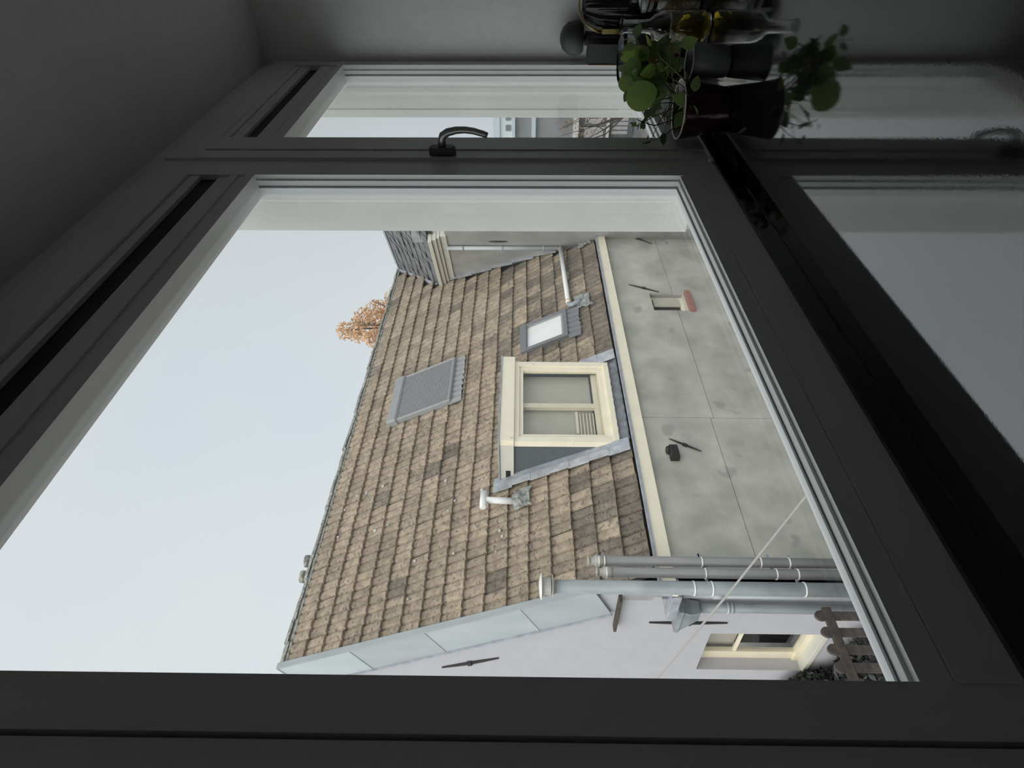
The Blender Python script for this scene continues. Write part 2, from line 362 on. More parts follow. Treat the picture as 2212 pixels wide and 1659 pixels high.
# front wall in rendered panels, small window let in
SX0, SX1, SZ0, SZ1 = 9.385, 9.955, -1.575, -.90
fw = boxes('front_wall', [(XG, SX0, 6.365, 6.6, -3.2, ZE), (SX1, 13.6, 6.365, 6.6, -3.2, ZE), (SX0, SX1, 6.365, 6.6, -3.2, SZ0), (SX0, SX1, 6.365, 6.6, SZ1, ZE)], M_greyw, house)
JX = 6.61
def panel(lst): return boxes('render_panel', lst, M_conc, fw)
panel([(XG, JX-.004, 6.33, 6.37, -1.277, -.14)])
panel([(XG, JX-.004, 6.336, 6.37, -3.2, -1.285)])
panel([(JX+.004, SX0, 6.33, 6.37, -1.327, -.14), (SX0, SX1, 6.33, 6.37, SZ1, -.14), (SX1, 13.6, 6.33, 6.37, -1.327, -.14)])
panel([(JX+.004, SX0, 6.336, 6.37, -3.2, -1.335), (SX0, SX1, 6.336, 6.37, -3.2, SZ0), (SX1, 13.6, 6.336, 6.37, -3.2, -1.335)])
sw = box('small_window', SX0+.0, SX1-.0, 6.52, 6.56, SZ0, SZ1, M_room, house)
boxes('window_frame', [(SX0, SX0+.06, 6.44, 6.50, SZ0, SZ1), (SX1-.06, SX1, 6.44, 6.50, SZ0, SZ1), (SX0, SX1, 6.44, 6.50, SZ1-.05, SZ1), (SX0, SX1, 6.44, 6.50, SZ0+.06, SZ0+.13)], M_cream, sw)
box('pane', SX0+.06, SX1-.06, 6.47, 6.476, SZ0+.13, SZ1-.05, M_bldd, sw)
box('opening_light', SX0+.24, SX1-.07, 6.41, 6.43, SZ0+.14, SZ1-.06, M_beige, sw)
box('inner_sill', SX0, SX1, 6.36, 6.5, SZ0+.03, SZ0+.06, M_stone, sw)
box('sill', SX0-.03, SX1+.02, 6.27, 6.42, SZ0-.06, SZ0+.03, M_red, sw, .008)
# wall anchors on the front (slanting iron bars)
def anchor(p, q, r=.014):
    p, q = Vector(p), Vector(q); mid = (p+q)/2
    bm = bmesh.new(); tube(bm, [p, p.lerp(q, .3), mid, p.lerp(q, .7), q], [r*.5, r, r*1.25, r, r*.5], 6)
    d = (q-p).normalized()
    tube(bm, [mid-d*.03, mid+d*.03], [r*1.9, r*1.9], 6)
    return link('wall_anchor', bm, M_iron, house)
anchor((12.272, 6.315, -.69), (11.831, 6.315, -1.244)); anchor((10.227, 6.315, -.557), (9.972, 6.315, -1.085)); anchor((6.168, 6.315, -.602), (5.93, 6.315, -1.001))
# eave board and gutter
box('fascia', 3.72, 13.6, 6.25, 6.30, -.268, -.095, M_cream, house, .004)
boxes('gutter', [(3.72, 13.6, 6.23, 6.275, -.098, -.066), (3.72, 13.6, 6.275, 6.30, -.2, -.08), (3.72, 13.6, 6.30, 6.36, -.2, -.17), (3.72, 13.6, 6.355, 6.375, -.2, -.10)], M_lead, house)
# gable end wall with window opening
gw = bpy.data.objects.new('gable_wall', None); C.objects.link(gw); gw.parent = house
GY0, GY1, GZ0, GZ1 = 7.76, 8.77, -2.47, -1.0
bm = bmesh.new()
T = (.22, 0, 0)
prism(bm, [(XG, 6.37, -3.2), (XG, GY0, -3.2), (XG, GY0, ZE+(GY0-YE)*ST/CT-.1), (XG, 6.37, ZE-.1)], T)
prism(bm, [(XG, GY0, -3.2), (XG, GY1, -3.2), (XG, GY1, GZ0), (XG, GY0, GZ0)], T)
prism(bm, [(XG, GY0, GZ1), (XG, GY1, GZ1), (XG, GY1, ZE+(GY1-YE)*ST/CT-.1), (XG, GY0, ZE+(GY0-YE)*ST/CT-.1)], T)
prism(bm, [(XG, GY1, -3.2), (XG, 11.3, -3.2), (XG, 11.3, ZE-.1), (XG, YR, ZR-.1), (XG, GY1, ZE+(GY1-YE)*ST/CT-.1)], T)
bmesh.ops.recalc_face_normals(bm, faces=bm.faces[:]); link('lilac_render', bm, M_lilac, gw)
gwin = bpy.data.objects.new('gable_window', None); C.objects.link(gwin); gwin.parent = house
boxes('window_frame', [(XG+.17, XG+.24, GY1-.19, GY1, GZ0, GZ1), (XG+.17, XG+.24, GY0, GY0+.08, GZ0, GZ1), (XG+.17, XG+.24, GY0, GY1, GZ1-.07, GZ1), (XG+.14, XG+.24, GY0, GY1, GZ0, GZ0+.09)], M_creamd, gwin, .004)
box('transom', XG+.18, XG+.22, GY0+.08, GY1-.19, -1.56, -1.52, M_cream, gwin)
box('pane', XG+.2, XG+.206, GY0+.08, GY1-.19, -1.52, GZ1-.07, M_pane2, gwin)
box('pane', XG+.2, XG+.206, GY0+.08, GY1-.19, GZ0+.09, -1.56, M_pane2, gwin)
box('pane_backing', XG+.30, XG+.32, GY0, GY1, -1.56, GZ1, M_beige, gwin)  # blind behind the upper pane
box('room', XG+.5, XG+.55, GY0-.2, GY1+.2, GZ0, GZ1, M_room, gwin)
box('sill', XG-.03, XG+.2, GY0-.03, GY1+.03, GZ0-.05, GZ0+.012, M_stone, gwin, .006)
anchor((XG-.012, 7.477, -.163), (XG-.012, 7.467, -1.15), .02); anchor((XG-.012, 8.783, 2.569), (XG-.012, 8.485, 1.766), .022)
# zinc sheets along the verge
for k, (s0, s1) in enumerate(((.78, 1.77), (1.77, 3.15), (3.15, 4.34), (4.34, SL+.03))):
    bm = bmesh.new()
    def G(s, o): p = RP(0, s, o); return p
    poly = [Vector((XG-.05, *G(s0+.006, .06).yz)), Vector((XG-.05, *G(s1-.004, .06).yz)), Vector((XG-.05, *G(s1-.004, -.50).yz)), Vector((XG-.05, *G(s0+.006, -.50).yz))]
    prism(bm, poly, (.055, 0, 0))
    bmesh.ops.recalc_face_normals(bm, faces=bm.faces[:]); sh = link('zinc_sheet', bm, M_zinc, house)
    rboxes('standing_seam', [(XG-.058, XG-.05, s1-.012, s1+.006, -.5, .066)], M_zinc, sh)
rboxes('verge_strip', [(XG-.055, XG+.025, .7, SL+.03, .055, .085)], M_zinc, house)
rboxes('drip_edge', [(XG-.075, XG-.045, .78, SL-.1, -.53, -.50)], M_lead, house)
box('bracket_board', XG-.10, XG+.0, 6.84, 7.56, .255, .292, M_brown, house, .006)
boxes('crumbling_mortar', [(XG-.012, XG+.02, 6.72, 6.95, -.12, .25), (XG-.01, XG+.02, 6.6, 6.88, -.42, -.12)], M_greyw, house)

# ---- the tiled slope
roof = rboxes('roof', [(XG-.0, 15.6, .02, SL, -.12, -.012)], M_felt, house)
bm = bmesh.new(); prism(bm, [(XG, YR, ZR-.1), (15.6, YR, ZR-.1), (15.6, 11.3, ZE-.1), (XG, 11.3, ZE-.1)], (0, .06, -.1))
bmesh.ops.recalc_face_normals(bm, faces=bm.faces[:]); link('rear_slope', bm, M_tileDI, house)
TW, GA, TL = .30, .3183, .372
PROF = [(0, 0), (.010, .001), (.022, .020), (.045, .026), (.100, .027), (.130, .022), (.143, .002),
        (.155, .001), (.167, .020), (.190, .026), (.245, .027), (.275, .022), (.290, .002), (.30, 0)]
def tile_geo(bm, M=None):
    fr = []; lo = []; bk = []
    for x, h in PROF:
        a, b, c = Vector((x, 0, h+.052)), Vector((x, 0, h+.012)), Vector((x, TL, h+.002))
        if M: a, b, c = M @ a, M @ b, M @ c
        fr.append(bm.verts.new(a)); lo.append(bm.verts.new(b)); bk.append(bm.verts.new(c))
    for i in range(len(PROF)-1):
        bm.faces.new((fr[i], fr[i+1], bk[i+1], bk[i])); bm.faces.new((lo[i], lo[i+1], fr[i+1], fr[i]))
tm = []
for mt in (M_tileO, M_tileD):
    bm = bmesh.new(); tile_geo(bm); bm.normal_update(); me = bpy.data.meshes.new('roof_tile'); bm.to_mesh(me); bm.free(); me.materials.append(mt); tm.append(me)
def xlim(s, Y):
    if s < 3.9: return 13.02+(Y-7.978)*.631
    return 13.02+(s-3.9)/(5.52-3.9)*(15.0-13.02)
spots = []
for j in range(17):
    s = .05+GA*j; y = YE+(s+.16)*CT
    for i in range(40):
        x = XG+.01+TW*i; cx = x+.15
        if cx > xlim(s+.1, y): continue
        if 6.02 < x+.15 < 8.2 and s < 1.86: continue                 # dormer
        if 9.08 < cx < 9.88 and .62 < s < 1.60: continue              # skylight
        if 8.45 < cx < 9.65 and 3.1 < s < 4.3: continue               # shuttered skylight
        P = RP(cx, s+.16); d = (P-Vector((0, 0, 1.5))).length
        spots.append((d, j, i, x, s))
spots.sort()
rnd = random.Random(11)
bmA, bmB = bmesh.new(), bmesh.new()
for k, (d, j, i, x, s) in enumerate(spots):
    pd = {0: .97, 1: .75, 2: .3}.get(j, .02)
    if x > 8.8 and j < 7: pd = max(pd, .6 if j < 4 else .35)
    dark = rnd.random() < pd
    R = RM.to_4x4() @ Matrix.Rotation(rnd.uniform(-.012, .012), 4, 'Z') @ Matrix.Rotation(rnd.uniform(-.012, .012), 4, 'Y')
    M = Matrix.Translation(RP(x+rnd.uniform(-.004, .004), s+rnd.uniform(-.008, .008), rnd.uniform(-.003, .004))) @ R
    if k < 290:
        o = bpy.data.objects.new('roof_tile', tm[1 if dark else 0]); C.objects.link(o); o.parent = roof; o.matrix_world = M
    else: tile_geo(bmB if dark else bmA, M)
fa = link('roof_tile_field', bmA, M_tileI, roof); fa['kind'] = 'stuff'
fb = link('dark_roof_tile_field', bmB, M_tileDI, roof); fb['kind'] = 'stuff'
bml = bmesh.new(); rli = random.Random(17)
for k in range(26):
    x, q_ = rli.uniform(4.3, 7.5), rli.uniform(.3, 5.3)
    if x > 5.9 and q_ < 2.2: continue
    c_ = RP(x, q_, .075); e1, e2 = Vector((1, 0, 0)), Vector((0, CT, ST)); r_ = rli.uniform(.012, .026)
    prism(bml, [c_+e1*math.cos(a)*r_*rli.uniform(.7, 1.2)+e2*math.sin(a)*r_ for a in [t*2*math.pi/8 for t in range(8)]], RM @ Vector((0, 0, -.02)))
bmesh.ops.recalc_face_normals(bml, faces=bml.faces[:]); link('lichen_patches', bml, M_leadw, roof)['kind'] = 'stuff'
# ridge capping pieces
rg = bpy.data.objects.new('ridge', None); C.objects.link(rg); rg.parent = house
rbm = bmesh.new()
for k in range(9):
    a = math.pi*k/8; 
rprof = [(math.cos(a)*.10, math.sin(a)*.075) for a in [math.pi*k/8 for k in range(9)]]
va = [[rbm.verts.new((xx, p[0]*sc_, p[1]*sc_)) for p in rprof] for xx, sc_ in ((0, 1.06), (.36, .94))]
for i in range(8): rbm.faces.new((va[0][i], va[0][i+1], va[1][i+1], va[1][i]))
rbm.faces.new(va[0][::-1]); rbm.faces.new(va[1])
rme = bpy.data.meshes.new('ridge_tile'); rbm.normal_update(); rbm.to_mesh(rme); rbm.free(); rme.materials.append(M_ridge)
for k in range(31):
    o = bpy.data.objects.new('ridge_tile', rme); C.objects.link(o); o.parent = rg
    o.location = (XG-.02+k*.352, YR+.02, ZR-.012+.012*math.sin(k*1.7)); o.rotation_euler = (rnd.uniform(-.08, .08), rnd.uniform(-.02, .02), 0)
rboxes('ridge_mortar', [(XG, 15.0, SL-.09, SL-.01, -.01, .045)], M_ridge, rg)
for x, wh in ((5.87, 'farther from'), (5.58, 'nearer')):
    st = thing('roof_stub', 'short clay stub behind the roof ridge, the one '+wh+' the zinc verge', 'vent', 'clay stubs behind the ridge')
    lathe_o('stub_pipe', [(0, 0), (.075, 0), (.075, .16), (.10, .17), (.10, .23), (0, .23)], M_ridge, st, 14, (x, YR+.12, ZR-.05))

# ---- dormer
dm = bpy.data.objects.new('dormer', None); C.objects.link(dm); dm.parent = house
YD = 6.44; DX0, DX1 = 6.205, 8.025; DZ0, DZ1, DZ2 = .057, 1.578, 1.785
def roofY(z): return YE+(z-ZE)*CT/ST
for x, nm in ((DX0, 'cheek'), (DX1-.04, 'cheek')):
    prism_o(nm, [(x+.012, YD+.03, DZ0-.1), (x+.012, YD+.03, DZ1+.02), (x+.012, roofY(DZ1)+.08, DZ1+.02), (x+.012, roofY(DZ0-.1)+.08, DZ0-.1)], (.03, 0, 0), M_slate, dm)
fo = .105
boxes('outer_frame', [(DX0, DX0+fo, YD, YD+.10, DZ0, DZ1), (DX1-fo, DX1, YD, YD+.10, DZ0, DZ1), (DX0+.02, DX1-.02, YD+.003, YD+.1, DZ1-.075, DZ1), (DX0+.01, DX1-.01, YD-.012, YD+.1, DZ0, DZ0+.09)], M_cream, dm, .005)
ix0, ix1, iz0, iz1 = DX0+fo, DX1-fo, DZ0+.09, DZ1-.075
boxes('sash', [(ix0, ix0+.075, YD+.03, YD+.09, iz0, iz1), (ix1-.075, ix1, YD+.03, YD+.09, iz0, iz1), (ix0, ix1, YD+.032, YD+.09, iz1-.06, iz1), (ix0, ix1, YD+.03, YD+.09, iz0, iz0+.085), (ix0-.02, ix0+.03, YD+.06, YD+.095, iz0-.03, iz1+.03), (ix1-.03, ix1+.02, YD+.06, YD+.095, iz0-.03, iz1+.03)], M_cream, dm, .005)
boxes('glazing_strip', [(ix0+.075, ix0+.10, YD+.055, YD+.085, iz0+.085, iz1-.06), (ix1-.10, ix1-.075, YD+.055, YD+.085, iz0+.085, iz1-.06), (ix0+.075, ix1-.075, YD+.055, YD+.085, iz0+.085, iz0+.115)], M_creamd, dm)
box('pane', ix0+.08, ix1-.08, YD+.07, YD+.076, iz0+.09, iz1-.06, M_pane2, dm)
mx_ = (ix0+ix1)/2-.02
boxes('inner_mullion', [(mx_-.055, mx_+.055, YD+.12, YD+.17, iz0+.06, iz1-.06), (mx_-.055, mx_-.02, YD+.105, YD+.13, iz0+.06, iz1-.06), (ix0+.08, ix1-.08, YD+.12, YD+.17, iz0+.04, iz0+.20)], M_creamd, dm)
box('pane_backing', ix0+.02, ix1-.02, YD+.22, YD+.24, iz0, iz1, M_beige, dm)  # added sheet, its beige imitates the reflection in the dormer pane
for k in range(5): box('shelf_slat', ix0+.11, mx_-.1, YD+.18, YD+.2, iz0+.22+k*.05, iz0+.235+k*.05, M_creamd, dm)
box('shelf_post', mx_-.55, mx_-.08, YD+.17, YD+.19, iz0+.46, iz0+.50, M_creamd, dm)
boxes('fascia', [(DX0-.02, DX1+.085, YD-.04, YD+.06, DZ1, DZ2)], M_cream, dm, .004)
boxes('side_fascia', [(DX0-.02, DX0+.03, YD+.06, roofY(DZ1)-.0, DZ1, DZ2-.005), (DX1+.035, DX1+.085, YD+.06, roofY(DZ1), DZ1, DZ2-.005)], M_stone, dm, .003)
boxes('overflow_slot', [(DX0-.025, DX0-.015, roofY(DZ1)-.20, roofY(DZ1)-.03, DZ1+.05, DZ1+.12)], M_black, dm)
boxes('flat_roof', [(DX0-.04, DX1+.10, YD-.055, roofY(DZ2)+.08, DZ2, DZ2+.022)], M_lead, dm)
# lead sheets stepped beside the cheek and apron under the sill
for k in range(7):
    s0 = .05+k*.305; tilt = .02
    rboxes('flashing_sheet', [(5.975+.012*(k % 2)+(.0 if k < 6 else -.02), 6.115, s0, s0+.318, .096+.006*(k % 2), .106+.006*(k % 2))], M_flash, dm, .004)
    rboxes('flashing_upstand', [(6.10, DX0+.014, s0, s0+.31, .05, .10)], M_lead, dm, .003)
for k in range(3): rboxes('flashing_sheet', [(DX1-.02, 8.25-.01*k, .04+k*.3, .04+(k+1)*.31, .096+.006*(k % 2), .107+.006*(k % 2))], M_flash, dm, .004)
bm = bmesh.new()
nx = 60; rows = []
for r, (yy, zz) in enumerate(((YD-.012, DZ0+.015), (YD-.03, DZ0-.06), (YD-.08, -.045), (YD-.10, -.062))):
    rows.append([bm.verts.new((DX0-.03+(DX1-DX0+.08)*i/nx, yy+(.010*math.sin(i*1.3+r) if r else 0), zz+(.012*math.sin(i*.9+2*r) if r in (1, 2) else 0))) for i in range(nx+1)])
for A, B in zip(rows, rows[1:]):
    for i in range(nx): bm.faces.new((A[i], B[i], B[i+1], A[i+1]))
bmesh.ops.solidify(bm, geom=bm.faces[:], thickness=.006)
link('lead_apron', bm, M_lead, dm, True)

# ---- skylight; the pale sheet under its pane imitates reflected sky
def skylight(x0, x1, s0, s1, shutter):
    nm = 'shuttered_skylight' if shutter else 'skylight'
    k = bpy.data.objects.new(nm, None); C.objects.link(k); k.parent = house
    f = .07
    if not shutter:
        rboxes('frame', [(x0, x0+f, s0, s1, -.02, .135), (x1-f, x1, s0, s1, -.02, .135), (x0+.01, x1-.01, s0, s0+.085, -.02, .133), (x0+.01, x1-.01, s1-.13, s1, -.02, .142)], M_vel, k, .006)
        rboxes('sash', [(x0+f, x0+f+.025, s0+.085, s1-.13, 0, .118), (x1-f-.025, x1-f, s0+.085, s1-.13, 0, .118), (x0+f, x1-f, s0+.085, s0+.12, 0, .118)], M_shut, k)
        rboxes('pane', [(x0+f+.02, x1-f-.02, s0+.11, s1-.13, .100, .106)], M_pane2, k)
        rboxes('pane_backing', [(x0+f+.02, x1-f-.02, s0+.11, s1-.13, .075, .083)], M_skysheen, k)
    else:
        rboxes('head_box', [(x0-.02, x1+.02, s1-.235, s1, -.02, .185)], M_shut, k, .03)
        rboxes('side_rail', [(x0, x0+.05, s0, s1-.235, -.02, .155)], M_shut, k, .012)
        rboxes('side_rail', [(x1-.05, x1, s0, s1-.235, -.02, .155)], M_shut, k, .012)
        rboxes('bottom_rail', [(x0, x1, s0-.03, s0+.03, -.02, .165)], M_shut, k, .02)
        bm = bmesh.new(); n = 34; dl = (s1-.235-s0-.03)/n
        for q in range(n):
            a = s0+.03+q*dl
            r_ = [(a, .125), (a+dl*.25, .145), (a+dl*.75, .145), (a+dl, .125)]
            vs_ = [(bm.verts.new(RP(x0+.05, *p)), bm.verts.new(RP(x1-.05, *p))) for p in r_]
            for A, B in zip(vs_, vs_[1:]): bm.faces.new((A[0], A[1], B[1], B[0]))
        link('slat_curtain', bm, M_shut, k)['kind'] = 'stuff'
    # corrugated apron under it
    bm = bmesh.new(); n = 48; A = []; B = []
    for q in range(n+1):
        x = x0-.08+(x1-x0+.10)*q/n; h = .085+.02*math.sin((x-XG)*2*math.pi/.15-1.2)
        A.append(bm.verts.new(RP(x, s0+.0, h*.6+.05))); B.append(bm.verts.new(RP(x, s0-.235+.012*math.sin(q), h+.012)))
    for q in range(n): bm.faces.new((B[q], B[q+1], A[q+1], A[q]))
    link('corrugated_apron', bm, M_vel if not shutter else M_shut, k, True)
    return k
skylight(9.06, 9.89, .79, 1.745, False)
skylight(8.42, 9.70, 3.19, 4.555, True)

# ================================================================== PIPES AND SMALL THINGS ON THE HOUSE
# tee-headed vent through the roof
v = thing('vent_pipe', 'pale tee-headed vent pipe standing on the tiles left of the dormer', 'vent pipe')
b0 = RP(5.70, 1.80, .05)
tube_o('pipe', [b0, b0+Vector((0, -.03, .46))], .048, M_white, v, 16)
h0 = b0+Vector((0, -.03, .50)); tube_o('tee_head', [h0+Vector((-.14, 0, 0)), h0+Vector((-.138, 0, 0)), h0+Vector((.138, 0, 0)), h0+Vector((.14, 0, 0))], [.03, .052, .052, .03], M_white, v, 18)
bm = bmesh.new(); g = []
for a in range(7):
    g.append([bm.verts.new(RP(5.70-.17+a*.34/6, 1.80-.20+c*.24/5-(.04 if a in (0, 6) and c == 0 else 0), .105+.03*math.sin(a*2.1+c)*.5+(.06 if (2 <= a <= 4 and c >= 3) else 0))) for c in range(6)])
for a in range(6):
    for c in range(5): bm.faces.new((g[a][c], g[a+1][c], g[a+1][c+1], g[a][c+1]))
bmesh.ops.solidify(bm, geom=bm.faces[:], thickness=.004); link('flashing', bm, M_leadw, v)

# white rain pipe across the tiles, from the neighbour's wall to the skylight apron
v = thing('rain_pipe', 'white rain pipe laid along the tiles from the grey neighbour wall', 'pipe')
tube_o('pipe', [(12.30, 6.62, .64), (10.06, 6.60, .585)], .045, M_white, v, 16)
tube_o('end_collar', [(10.10, 6.60, .586), (10.0, 6.60, .583)], .049, M_cream, v, 16)
tube_o('elbow', [(10.0, 6.60, .583), (9.93, 6.59, .57), (9.92, 6.57, .52), (9.95, 6.545, .44), (10.0, 6.52, .36)], .046, M_lead, v, 14)
bm = bmesh.new(); g = []
for a in range(9):
    g.append([bm.verts.new(RP(9.72+a*.43/8+c*.012, .32+c*.30/6-.05*(a < 2), .106+.014*math.sin(a*1.9)+.012*math.sin(c*2+a))) for c in range(7)])
for a in range(8):
    for c in range(6): bm.faces.new((g[a][c], g[a+1][c], g[a+1][c+1], g[a][c+1]))
bmesh.ops.solidify(bm, geom=bm.faces[:], thickness=.004); link('flashing', bm, M_leadw, v)
v = thing('lead_patch', 'crumpled pale lead patch on the tiles at the neighbour wall foot', 'flashing')
bm = bmesh.new(); g = []
for a in range(6): g.append([bm.verts.new(RP(11.95+a*.07, .12+c*.07, .10+.018*math.sin(a*2+c*1.4))) for c in range(5)])
for a in range(5):
    for c in range(4): bm.faces.new((g[a][c], g[a+1][c], g[a+1][c+1], g[a][c+1]))
bmesh.ops.solidify(bm, geom=bm.faces[:], thickness=.004); link('sheet', bm, M_leadw, v)

# three flue pipes at the house corner
def flue(x, ztop, r, mt, rings, label, cap):
    f = thing('flue_pipe', label, 'flue pipe'); y = 5.95
    tube_o('pipe', [(x, y, -3.15), (x+.012, y, ztop-.14)], r, mt, f, 20)
    for z in rings:
        zz = z; tube_o('clamp_ring', [(x+.006, y, zz-.008), (x+.006, y, zz-.007), (x+.006, y, zz+.007), (x+.006, y, zz+.008)], [r, r+.006, r+.006, r], M_ring, f, 20)
    xx = x+.012
    if cap == 'disc':
        lathe_o('cap_collar', [(0, 0), (r*.85, 0), (r*.85, .06), (r*1.25, .06), (r*1.25, .065), (r*1.3, .15), (r*1.25, .155), (0, .155)], M_cap, f, 24, (xx, y, ztop-.15))
        lathe_o('rain_ring', [(r*.9, 0), (r*1.75, .004), (r*1.75, .014), (r*.9, .012)], M_cap, f, 24, (xx, y, ztop-.115))
        lathe_o('rain_disc', [(0, 0), (r*1.9, -.006), (r*1.95, .004), (r*1.2, .02), (0, .028)], M_ring, f, 28, (xx, y, ztop+.012))
    else:
        lathe_o('cap_collar', [(0, 0), (r*1.05, 0), (r*1.05, .10), (r*.8, .10), (r*.8, .14), (0, .14)], M_cap, f, 20, (xx, y, ztop-.16))
        lathe_o('rain_disc', [(0, 0), (r*1.1, 0), (r*1.1, .012), (0, .018)], M_cap, f, 20, (xx, y, ztop+.0))
    # wall brackets back to the facade
    for z in rings[1:3]:
        box('wall_bracket', xx-.012, xx+.012, y+r, 6.345, z-.012, z+.012, M_lead, f) if xx > XG-.01 else box('wall_bracket', xx-.012, XG+.02, y+r, y+r+.02, z-.012, z+.012, M_lead, f)
    return f
flue(3.925, .73, .055, M_pipeg, [.62, .56, -.50, -1.14, -1.45], 'slim grey flue pipe nearest the grey rendered front', None)
flue(3.785, .65, .055, M_pipeg, [.55, -.51, -1.27, -1.50], 'slim grey flue pipe between the other grey one and the zinc one', None)
flue(3.605, 1.245, .072, M_pipez, [-.35, -.54, -1.51], 'thick zinc flue pipe with a round rain disc', 'disc')
# rain hopper with downpipe on the gable
v = thing('rain_hopper', 'grey zinc rain hopper with downpipe at the lilac gable corner', 'downpipe')
hx, hy = 3.93, 7.03
bm = bmesh.new()
def ring4(cx, cy, ax, ay, z): return [bm.verts.new((cx+sx*ax, cy+sy*ay, z)) for sx, sy in ((-1, -1), (1, -1), (1, 1), (-1, 1))]
rr = [ring4(hx, hy, .12, .23, -.39), ring4(hx, hy, .125, .235, -.44), ring4(hx, hy, .11, .20, -.46), ring4(hx, hy-.02, .10, .13, -.55), ring4(hx, hy-.06, .075, .085, -.66)]
for A, B in zip(rr, rr[1:]):
    for k in range(4): bm.faces.new((A[k], A[(k+1) % 4], B[(k+1) % 4], B[k]))
bm.faces.new(rr[0]); bm.faces.new(rr[-1][::-1]); bmesh.ops.recalc_face_normals(bm, faces=bm.faces[:]); link('hopper', bm, M_pipez, v)
tube_o('downpipe', [(3.97, 6.97, -.64), (3.97, 6.97, -3.15)], .06, M_pipez, v, 18)
for z in (-1.02, -1.07): tube_o('pipe_clip', [(3.97, 6.97, z-.012), (3.97, 6.97, z+.012)], .068, M_zinc, v, 18)
boxes('gutter_return', [(3.74, 3.98, 6.36, 6.84, -.33, -.22)], M_lead, v, .008)
v = thing('drain_pipe', 'pale grey drain pipe beside the zinc downpipe on the gable', 'pipe')
tube_o('pipe', [(4.0, 6.72, -.45), (4.0, 6.72, -3.15)], .045, M_zinc, v, 16)
tube_o('socket', [(4.0, 6.72, -.92), (4.0, 6.72, -.80)], .053, M_zinc, v, 16)
# little black vent hood on the front wall
v = thing('vent_hood', 'small black vent hood on the grey rendered wall', 'vent')
boxes('hood', [(5.75, 5.985, 6.235, 6.33, -.675, -.545)], M_iron, v, .02)
lathe_o('dome', [(0, .04), (.05, .03), (.06, 0), (0, 0)], M_iron, v, 16, (5.92, 6.285, -.545))
boxes('louvre', [(5.765, 5.97, 6.222, 6.235, -.66+k*.036, -.64+k*.036) for k in range(3)], M_iron, v)
# cable over the yard
tag(tube_o('cable', [(3.0, 1.96, -1.0), (2.109, 2.492, -.017), (1.65, 2.765, .478), (1.245, 3.004, .938), (-1.2, 4.45, 3.72)], .0055, M_cable, seg=8), 'thin pale cable slanting across the yard before the lilac gable', 'cable')
# picket railing below
v = thing('picket_railing', 'rusty brown picket railing with rounded tops above the yard', 'railing')
YP = 5.0
for k in range(13):
    x = 2.785-k*.148; 
    bm = bmesh.new(); bx(bm, x-.036, x+.036, YP-.012, YP+.012, -3.15, -1.12)
    pr = [(x+.045*math.cos(a), YP-.013, -1.09+.055*math.sin(a)) for a in [t*2*math.pi/16 for t in range(16)]]
    prism(bm, pr, (0, .026, 0)); bmesh.ops.recalc_face_normals(bm, faces=bm.faces[:]); link('picket', bm, M_rust, v)
boxes('top_rail', [(.9, 2.86, YP-.02, YP+.02, -1.19, -1.115)], M_rust, v, .008)
boxes('low_rail', [(.9, 2.86, YP-.02, YP+.02, -2.4, -2.33)], M_rust, v, .008)
# dark leaves added in place of a shadowed patch at the gable foot
def leaf_cloud(bm, rng, n, centre, rad, size):
    for _ in range(n):
        while True:
            p = Vector([rng.uniform(-1, 1) for _ in range(3)])
            if p.length < 1: break
        p = Vector((p.x*rad[0], p.y*rad[1], p.z*rad[2]))+Vector(centre); s = size*rng.uniform(.6, 1.3)
        q = Matrix.Rotation(rng.uniform(0, 6.28), 3, 'Z') @ Matrix.Rotation(rng.uniform(-1.2, 1.2), 3, 'X') @ Matrix.Rotation(rng.uniform(0, 6.28), 3, 'Y')
        vs_ = [bm.verts.new(p+q @ Vector(c)*s) for c in ((-.5, 0, 0), (0, -.28, .06), (.5, 0, 0), (0, .28, .06))]
        bm.faces.new(vs_)
v = thing('shade_patch_leaves', 'very dark leaf clump added for the shadowed patch below the gable window', 'filler')
rg_ = random.Random(3); bm = bmesh.new()
leaf_cloud(bm, rg_, 3600, (3.85, 9.0, -2.74), (.19, .60, .60), .10)
leaf_cloud(bm, rg_, 2200, (3.78, 7.95, -3.0), (.22, .75, .42), .10)
link('foliage', bm, M_shadeleaf, v)['kind'] = 'stuff'
for k in range(4): tube_o('stem', [(3.85, 8.6+k*.2, -3.2), (3.82, 8.62+k*.2, -2.9), (3.8, 8.7+k*.17, -2.5)], [.02, .015, .006], M_stemd, v, 6)

# ================================================================== NEIGHBOUR'S WING, RIGHT OF THE ROOF
wing = thing('neighbour_wing', 'grey neighbour building with pale stepped cornice and slate roof', 'building')
hd = Vector((.534, .846, 0)); wn = Vector((.846, -.534, 0)); P0 = Vector((13.105, 7.978, 0))
def WP(a, p, z): q = P0+hd*a+wn*p; return Vector((q.x, q.y, z))
# a: along (negative towards the yard), p: depth into the building
prism_o('side_wall', [WP(-2.35, 0, -3.2), WP(.6, 0, -3.2), WP(.6, 0, 3.10), WP(-2.35, 0, 3.10)], wn*.25, M_greyw, wing)
prism_o('front_wall', [WP(-2.35, .25, -3.2), WP(-2.35, 1.9, -3.2), WP(-2.35, 1.9, 3.1), WP(-2.35, .25, 3.1)], hd*.25, M_greyw, wing)
cor = bpy.data.objects.new('cornice', None); C.objects.link(cor); cor.parent = wing
for z0, z1, pr_ in ((3.08, 3.205, -.03), (3.215, 3.275, -.075), (3.285, 3.365, -.12), (3.375, 3.455, -.17)):
    prism_o('moulding', [WP(-2.08, pr_, z0), WP(.33, pr_, z0), WP(.33, pr_, z1), WP(-2.08, pr_, z1)], wn*(.3-pr_), M_stone, cor)
